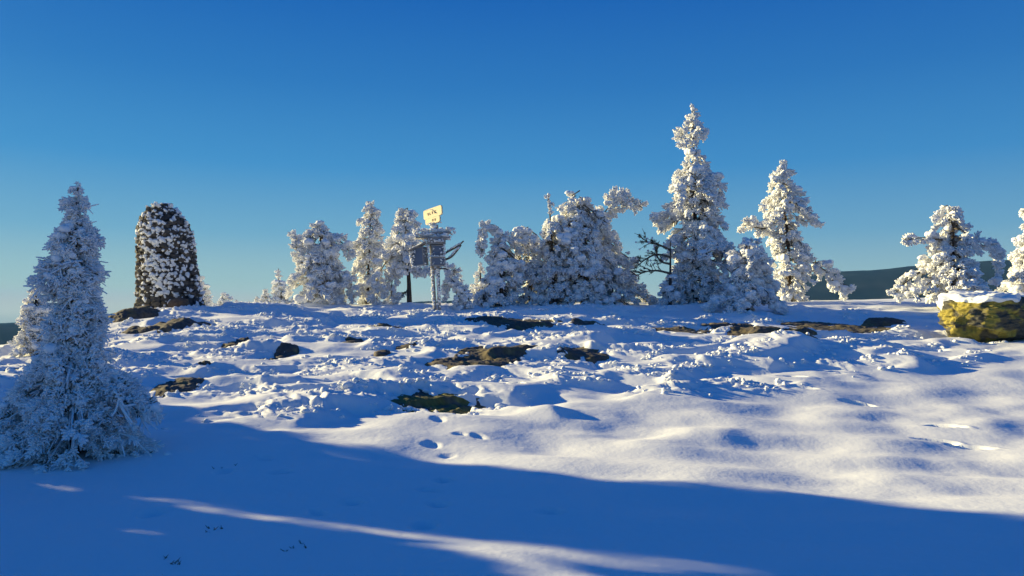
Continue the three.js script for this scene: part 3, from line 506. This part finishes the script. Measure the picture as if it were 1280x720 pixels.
// the spruces up-sun whose long shadows cross the near snow
{
  const shade = [[-13.5, 13.2, 9.5, 1.25, 41], [-17, 14.0, 10.5, 1.3, 42], [-12.6, 9.84, 8.5, 1.14, 43], [-13.6, 9.3, 9, 1.3, 44], [-16, 10.0, 10, 1.3, 45], [-14, 8.4, 9, 1.4, 46], [-20, 15.9, 11, 1.2, 47]];
  for (const [x, d, h, w, seed] of shade) {
    const S = F / d, px = 640 + x * S, b = rbf(x, d), row = y => HORIZON - (y - EYE) * S, q = w * S;
    rimeTree('forest_spruce', 'tall frosted spruce in the row up-sun that shades the near snow', { d, seed, n: 260, size: 0.34, lobe: 0.5, droop: 0.5, trunk: 0.13, axis: [[px, row(b + h)], [px, row(b)]], prof: [[row(b + h), 0.03 * q, 0.03 * q], [row(b + h * 0.88), 0.36 * q, 0.36 * q], [row(b + h * 0.6), 0.75 * q, 0.8 * q], [row(b + h * 0.2), q, q], [row(b + 0.1), 0.95 * q, 0.95 * q]] }, 'frosted spruces up-sun of the near snow');
  }
}

// ---------------------------------------------------------------- the cairn
{
  const d = 24, S = d / F, base = at(212, 390, d), g = thing('stone_cairn', 'tall rounded stone cairn crusted with rime on the crest', 'cairn', base.clone());
  const rows = [[390, 173, 254], [362, 173, 249], [340, 173, 245], [318, 173, 241], [296, 172, 238], [281, 173, 232], [272, 177, 226], [264, 182, 219], [257, 189, 210]].map(([py, a, b]) => [at(640, py, d).y - base.y, ((a + b) / 2 - 212) * S, (b - a) / 2 * S - 0.035]);
  const sec = y => { let i = 0; while (i < rows.length - 2 && y > rows[i + 1][0]) i++; const t = clamp((y - rows[i][0]) / (rows[i + 1][0] - rows[i][0])); return [lerp(rows[i][1], rows[i + 1][1], t), lerp(rows[i][2], rows[i + 1][2], t)]; };
  const H = rows[rows.length - 1][0], r = rng(404);
  { const pts = []; for (let i = 0; i <= 20; i++) { const y = H * i / 20; const [c, R] = sec(y); pts.push([y, c, Math.max(0.05, R - 0.2)]); } mesh('rubble_core', tube(pts.map(p => V(p[1], p[0], 0)), pts.map(p => p[2]), 20), M.grey, g); }
  const variants = [0, 1, 2, 3, 4].map(k => { const q = rng(50 + k); let s = new THREE.DodecahedronGeometry(0.5, 0); s.deleteAttribute('normal'); s.deleteAttribute('uv'); s = mergeVertices(s, 1e-3); const p = s.attributes.position; for (let i = 0; i < p.count; i++) p.setXYZ(i, clamp(p.getX(i) * 1.25, -0.5, 0.5) * (0.85 + 0.3 * q()), clamp(p.getY(i) * 1.4, -0.5, 0.5) * (0.85 + 0.3 * q()), clamp(p.getZ(i) * 1.3, -0.5, 0.5) * (0.85 + 0.3 * q())); s = s.toNonIndexed(); s.computeVertexNormals(); return s; });
  const plateGeo = [0, 1, 2, 3, 4].map(k => { if (k < 3) return variants[k + 1]; const q = lumpGeo(k * 7 + 1, 1, 0.9); q.scale(0.5, 0.5, 0.5); return q; });
  const tones = [[0.085, 0.078, 0.072], [0.07, 0.068, 0.066], [0.12, 0.098, 0.074], [0.06, 0.058, 0.056]].map(c => new THREE.MeshStandardMaterial({ color: rgb(...c), roughness: 0.95 }));
  const rear = [], rime = [[], [], []], plates = [[], [], [], [], []]; let front = 0;
  for (let y = 0.02; y < H;) {
    const rowH = 0.125 + 0.06 * r(), [c, R] = sec(y + rowH / 2); let a = r() * 6.28, a1 = a + 6.283;
    while (a < a1 - 0.1) {
      const w = Math.min(a1 - a, (0.15 + 0.2 * r()) / Math.max(0.15, R)), am = a + w / 2; a += w;
      const rad = R - 0.1 + 0.07 * (r() - 0.35), cx = c + Math.cos(am) * rad, cz = Math.sin(am) * rad, ww = w * R * 1.08, hh = rowH * (0.9 + 0.3 * r()), dd = 0.22 + 0.08 * r();
      const m = new THREE.Matrix4().compose(V(cx, y + rowH / 2 + 0.07 * (r() - 0.5), cz), new THREE.Quaternion().setFromEuler(new THREE.Euler((r() - 0.5) * 0.3, -am + Math.PI / 2 + (r() - 0.5) * 0.3, (r() - 0.5) * 0.35, 'YXZ')), V(ww, hh, dd));
      const vi = (r() * 5) | 0, ti = (r() * 4) | 0;
      if (Math.sin(am) > -0.25 && front < 295) { front++; const s = mesh('stone', variants[vi], tones[ti], g); s.applyMatrix4(m); } else rear.push(variants[vi].clone().applyMatrix4(m));
      // rime plastered on the weather side, thickest in a band down the middle
      const out = V(Math.cos(am), 0, Math.sin(am)), face = Math.sin(am), u = (cx - c) / R, v = y / H;
      const band = Math.exp(-(((u - 0.08 + 0.2 * (v - 0.5)) / 0.34) ** 2)) * smooth(0.08, 0.25, v) * smooth(0.97, 0.75, v);
      const amount = 0.2 + 0.65 * band + 0.45 * n3(cx * 1.9, y * 1.9, 5) - 0.75 * smooth(-0.4, -0.85, u) + 0.12 * smooth(0.3, 0.8, u) + (v > 0.85 ? 0.3 : 0);
      const cnt = (r() < clamp(amount + 0.35) ? 1 : 0) + (r() < clamp(amount) ? 1 + (r() < 0.5 ? 1 : 0) : 0) + (r() < clamp(band * 0.95) ? 3 : 0) + (r() < 0.6 ? 1 : 0);
      for (let k = 0; k < cnt; k++) {
        const ao = am + (r() - 0.5) * w * (k ? 1.1 : 0.4), s = 0.26 + 0.42 * r(), rr = rad + dd * (0.26 + 0.05 * k), up = rowH * (0.5 + 1.5 * (r() - 0.45));
        plates[(r() * 5) | 0].push(new THREE.Matrix4().compose(V(c + Math.cos(ao) * rr, y + up, Math.sin(ao) * rr), new THREE.Quaternion().setFromEuler(new THREE.Euler((r() - 0.5) * 0.8, -ao + Math.PI / 2 + (r() - 0.5) * 0.6, (r() - 0.5) * 3, 'YXZ')), V(ww * s * (0.5 + 0.6 * r()), hh * s * (0.7 + 0.9 * r()), dd * 0.5)));
      }
    }
    y += rowH * 0.93;
  }
  for (let k = 0; k < 26; k++) place(rime[k % 3], V(sec(H)[0] + (r() - 0.5) * 0.4, H + 0.02 * r(), (r() - 0.5) * 0.4), V((r() - 0.5) * 0.6, 1, (r() - 0.5) * 0.6), 0.06 + 0.05 * r(), r, 0.6);
  if (rear.length) mesh('rear_stone', mergeGeometries(rear), tones[1], g, 'stuff');
  rime.forEach((m, i) => instanced('rime_coat', lumpGeo(60 + i * 5, 1, 0.9), M.rime, m, g));
  plates.forEach((m, i) => instanced('rime_coat', plateGeo[i], M.rime, m, g));
  console.log('cairn', front, rear.length, rime.map(m => m.length));
  const bd = 22.9, bc = at(224, 388, bd), b = thing('foot_boulder', 'brown rounded boulder leaning at the foot of the stone cairn', 'boulder', bc);
  const bg = rockGeo(91, [0.3, 0.24, 0.26], { detail: 8, lichen: 0.1, tone: [0.15, 0.1, 0.065] }); bg.translate(0, 0.14, 0); mesh('stone', bg, M.rock, b);
}

// ---------------------------------------------------------------- the sign post with its boxes
{
  const d = 23, S = d / F, base = at(546, 388, d), g = thing('sign_post', 'rimed wooden sign post with cream board and blue boxes on two poles', 'sign post', base.clone());
  const L = (px, py, z = 0) => at(px, py, d).sub(base).add(V(0, 0, z));
  const r = rng(808), rime = [[], []], icy = [];
  const frost = (a, b, n, s, w = 0.03) => { for (let k = 0; k < n; k++) place(rime[k & 1], a.clone().lerp(b, (k + r()) / n).add(V((r() - 0.5) * w, (r() - 0.5) * w, (r() - 0.5) * w)), V((r() - 0.5) * 1.2, 1, (r() - 0.5) * 1.2), s * (0.6 + 0.8 * r()), r, 0.7); };
  const box = (name, cx, cy, z, w, h, dp, turn, mat, parent, tilt = 0) => { const m = mesh(name, new THREE.BoxGeometry(w, h, dp), mat, parent); m.position.copy(L(cx, cy, z)); m.rotation.set(0, turn, tilt); return m; };
  mesh('post', tube([L(544.5, 400), L(541, 345), L(538.5, 296)], [0.06, 0.055, 0.05], 9), M.weathered, g);
  mesh('post', tube([L(549.5, 400, 0.02), L(548, 345, 0.02), L(546, 281, 0.0)], [0.055, 0.05, 0.045], 9), M.weathered, g);
  frost(L(549.5, 384, 0.05), L(547, 336, 0.05), 70, 0.038, 0.07); frost(L(542, 384, 0.05), L(540, 336, 0.05), 50, 0.032, 0.06);
  // cream name board: a rounded upper plank and a shorter one below it
  const plank = (x0, y0, x1, y1, h, z, name) => {
    const a = L(x0, y0, z), b = L(x1, y1, z), w = a.distanceTo(b), sh = new THREE.Shape(), q = 0.06, hw = w / 2, hh = h / 2;
    sh.moveTo(-hw + q, -hh); sh.lineTo(hw - q, -hh); sh.quadraticCurveTo(hw, -hh, hw, -hh + q); sh.lineTo(hw, hh - q); sh.quadraticCurveTo(hw, hh, hw - q, hh); sh.lineTo(-hw + q, hh); sh.quadraticCurveTo(-hw, hh, -hw, hh - q); sh.lineTo(-hw, -hh + q); sh.quadraticCurveTo(-hw, -hh, -hw + q, -hh);
    const m = mesh(name, new THREE.ExtrudeGeometry(sh, { depth: 0.03, bevelEnabled: true, bevelSize: 0.008, bevelThickness: 0.008, bevelSegments: 2, curveSegments: 6 }), cream, g);
    m.position.copy(a.clone().lerp(b, 0.5)); m.scale.x = 1.5; m.rotation.set(0, -0.82, 0.55 * Math.atan2(b.y - a.y, b.x - a.x)); return [m, w, h];
  };
  const cream = new THREE.MeshStandardMaterial({ color: rgb(0.78, 0.66, 0.42), roughness: 0.8 }), ink = new THREE.MeshStandardMaterial({ color: rgb(0.3, 0.24, 0.17), roughness: 0.9 });
  const [b1, w1] = plank(530, 268.5, 554, 264, 0.29, 0.06, 'name_board'), [b2, w2] = plank(532.5, 277, 551.5, 274.5, 0.19, 0.055, 'name_board');
  const marks = (m, w, list) => { const parts = []; for (const [u, v, a, hgt, s] of list) { const k = new THREE.BoxGeometry(a, hgt, 0.006); k.rotateZ(s); k.translate(u * w, v, 0.042); parts.push(k); } mesh('faded_lettering', mergeGeometries(parts), ink, m); };
  marks(b1, w1, [[-0.26, -0.01, 0.014, 0.08, 0.2], [-0.22, -0.01, 0.014, 0.08, -0.2], [-0.15, -0.01, 0.013, 0.08, 0], [-0.12, -0.035, 0.04, 0.014, 0], [-0.02, 0, 0.013, 0.08, 0.15], [0.02, 0, 0.013, 0.08, -0.15], [0.12, 0, 0.014, 0.09, 0], [0.16, 0.02, 0.05, 0.013, 0.6], [0.16, -0.02, 0.05, 0.013, -0.6]]);
  marks(b2, w2, [[0, 0, 0.014, 0.07, 0], [0.03, 0.028, 0.04, 0.012, 0], [0.05, 0, 0.013, 0.07, 0], [0.17, 0, 0.014, 0.07, 0.15], [0.21, 0, 0.014, 0.07, -0.15], [0.19, -0.01, 0.035, 0.011, 0]]);
  frost(L(531, 263.5, 0.06), L(553, 259, 0.06), 16, 0.02, 0.03); frost(L(541, 281, 0.03), L(544, 292, 0.03), 34, 0.05, 0.16); frost(L(533, 280.5, 0.1), L(551, 278.5, 0.1), 14, 0.025, 0.03);
  // snow-laden roof planks
  const rf = box('roof_plank', 541, 298, 0.05, 1.02, 0.05, 0.5, 0.1, M.weathered, g, 0.0); box('roof_plank', 541, 292, 0, 1.1, 0.045, 0.3, -0.15, M.weathered, g, 0.04);
  frost(L(520, 295.5, 0.15), L(562, 296, 0.15), 90, 0.05, 0.16); frost(L(518, 290.5, 0), L(566, 289, 0), 130, 0.05, 0.2); frost(L(520, 302, 0.3), L(556, 302, 0.3), 50, 0.03, 0.1); frost(L(536, 308, 0.3), L(539, 334, 0.3), 30, 0.03, 0.06); frost(L(556, 307, 0.28), L(558, 334, 0.3), 26, 0.028, 0.05); frost(L(514, 314, 0.3), L(517, 334, 0.3), 26, 0.028, 0.05);
  for (const [x0, y0, x1, y1] of [[522, 291, 514, 296], [560, 290, 567, 287], [525, 289, 518, 287], [556, 297, 563, 300]]) { const a = L(x0, y0, 0.1), b = L(x1, y1, 0.16); icy.push(tube([a, a.clone().lerp(b, 0.5), b], [0.02, 0.016, 0.01], 5)); frost(a, b, 10, 0.032, 0.03); }
  // visitors' book boxes: blue doors in pale frames
  const boxed = (x0, y0, x1, y1, z, turn, tilt, dp) => {
    const w = (x1 - x0) * S, h = (y1 - y0) * S, b = box('blue_box', (x0 + x1) / 2, (y0 + y1) / 2, z, w, h, dp, turn, M.blue, g, tilt), t = 0.032;
    for (const [bx, by, bw, bh] of [[0, h / 2 - t / 2, w + 0.02, t], [0, -h / 2 + t / 2, w + 0.02, t], [-w / 2 + t / 2, 0, t, h - 2 * t], [w / 2 - t / 2, 0, t, h - 2 * t]]) { const f = mesh('frame', new THREE.BoxGeometry(bw, bh, 0.03), M.weathered, b); f.position.set(bx, by, dp / 2 + 0.012); }
    return b;
  };
  for (const [x0, x1, y0, y1, z] of [[516, 534, 311, 332, 0.36], [541, 555, 308, 332, 0.34]]) for (let k = 0; k < 26; k++) { const y = lerp(y0, y1, r()), x = lerp(x0, x1, r() < 0.5 ? 0.25 * r() : 1 - 0.25 * r()); frost(L(x, y, z), L(x + 0.5, y, z), 1, 0.022, 0.02); }
  boxed(516, 310, 534, 333, 0.16, -0.35, 0.1, 0.3); boxed(540, 307, 555, 321, 0.12, 0.12, 0, 0.28); boxed(539.5, 322, 557, 333, 0.17, 0.12, 0, 0.32);
  box('crown_board', 546, 302, 0.14, 0.56, 0.2, 0.3, 0.12, M.weathered, g);
  { const a = L(512, 315, 0.22), b = L(533, 304.5, 0.22), m = mesh('lid', new THREE.BoxGeometry(a.distanceTo(b) + 0.04, 0.035, 0.46), M.weathered, g); m.position.copy(a).lerp(b, 0.5); m.position.z -= 0.04; m.rotation.set(0, 0, Math.atan2(b.y - a.y, b.x - a.x)); frost(a.clone().add(V(0, 0.03, 0)), b.clone().add(V(0, 0.03, 0)), 44, 0.035, 0.05); frost(b, L(537, 310, 0.22), 12, 0.04, 0.04); }
  frost(L(540, 321.5, 0.33), L(556, 321.5, 0.33), 24, 0.026, 0.03); frost(L(517, 334, 0.32), L(534, 333, 0.32), 20, 0.024, 0.03);
  // bent sticks reaching out on the right
  for (const P of [[[553, 319], [562, 314], [572, 309], [580, 302]], [[556, 325], [564, 322], [571, 315], [577, 307]]]) { const pts = P.map(([x, y], i) => L(x, y, 0.1 + 0.03 * i)), cv = new THREE.CatmullRomCurve3(pts); mesh('side_stick', tube(cv.getPoints(8), Array.from({ length: 9 }, (_, i) => lerp(0.035, 0.022, i / 8)), 6), M.twig, g); frost(cv.getPoint(0.25).add(V(0, 0.03, 0)), cv.getPoint(0.85).add(V(0, 0.03, 0)), 26, 0.028, 0.03); }
  mesh('branchwork', mergeGeometries(icy), M.twig, g, 'stuff');
  rime.forEach((m, i) => instanced('rime_coat', lumpGeo(80 + i * 5, 1, 0.9), M.rime, m, g));
}

// ---------------------------------------------------------------- dry sprigs through the near snow
{
  const r = rng(31);
  for (const [px, py, k] of [[210, 704, 6], [265, 662, 4], [370, 686, 4], [280, 583, 3]]) {
    const d = onGround(px, py, 6), p = at(px, py, d), c = ground(p.x, d), parts = [];
    for (let i = 0; i < k; i++) { const a = r() * 6.28, o = V((r() - 0.5) * 0.2, -0.03, (r() - 0.5) * 0.2), e = o.clone().add(V(Math.cos(a) * 0.03, 0.03 + 0.006 * r(), Math.sin(a) * 0.03)); parts.push(tube([o, o.clone().lerp(e, 0.6).add(V(0, 0.01, 0)), e], [0.004, 0.0035, 0.002], 4)); for (let j = 0; j < 3; j++) { const q = o.clone().lerp(e, 0.5 + 0.2 * j); parts.push(tube([q, q.clone().add(V((r() - 0.5) * 0.05, 0.02, (r() - 0.5) * 0.05))], [0.003, 0.0015], 4)); } }
    const s = mesh('heather_sprig', mergeGeometries(parts), M.twig, scene); s.position.copy(c); tag(s, 'dry heather tips poking through the blue shaded near snow', 'sprig', 'dry heather tips in the near snow');
  }
}
scene.fog = new THREE.FogExp2(new THREE.Color().setRGB(0.18, 0.48, 1.0), 3.6e-5);
renderer.render(scene, camera);
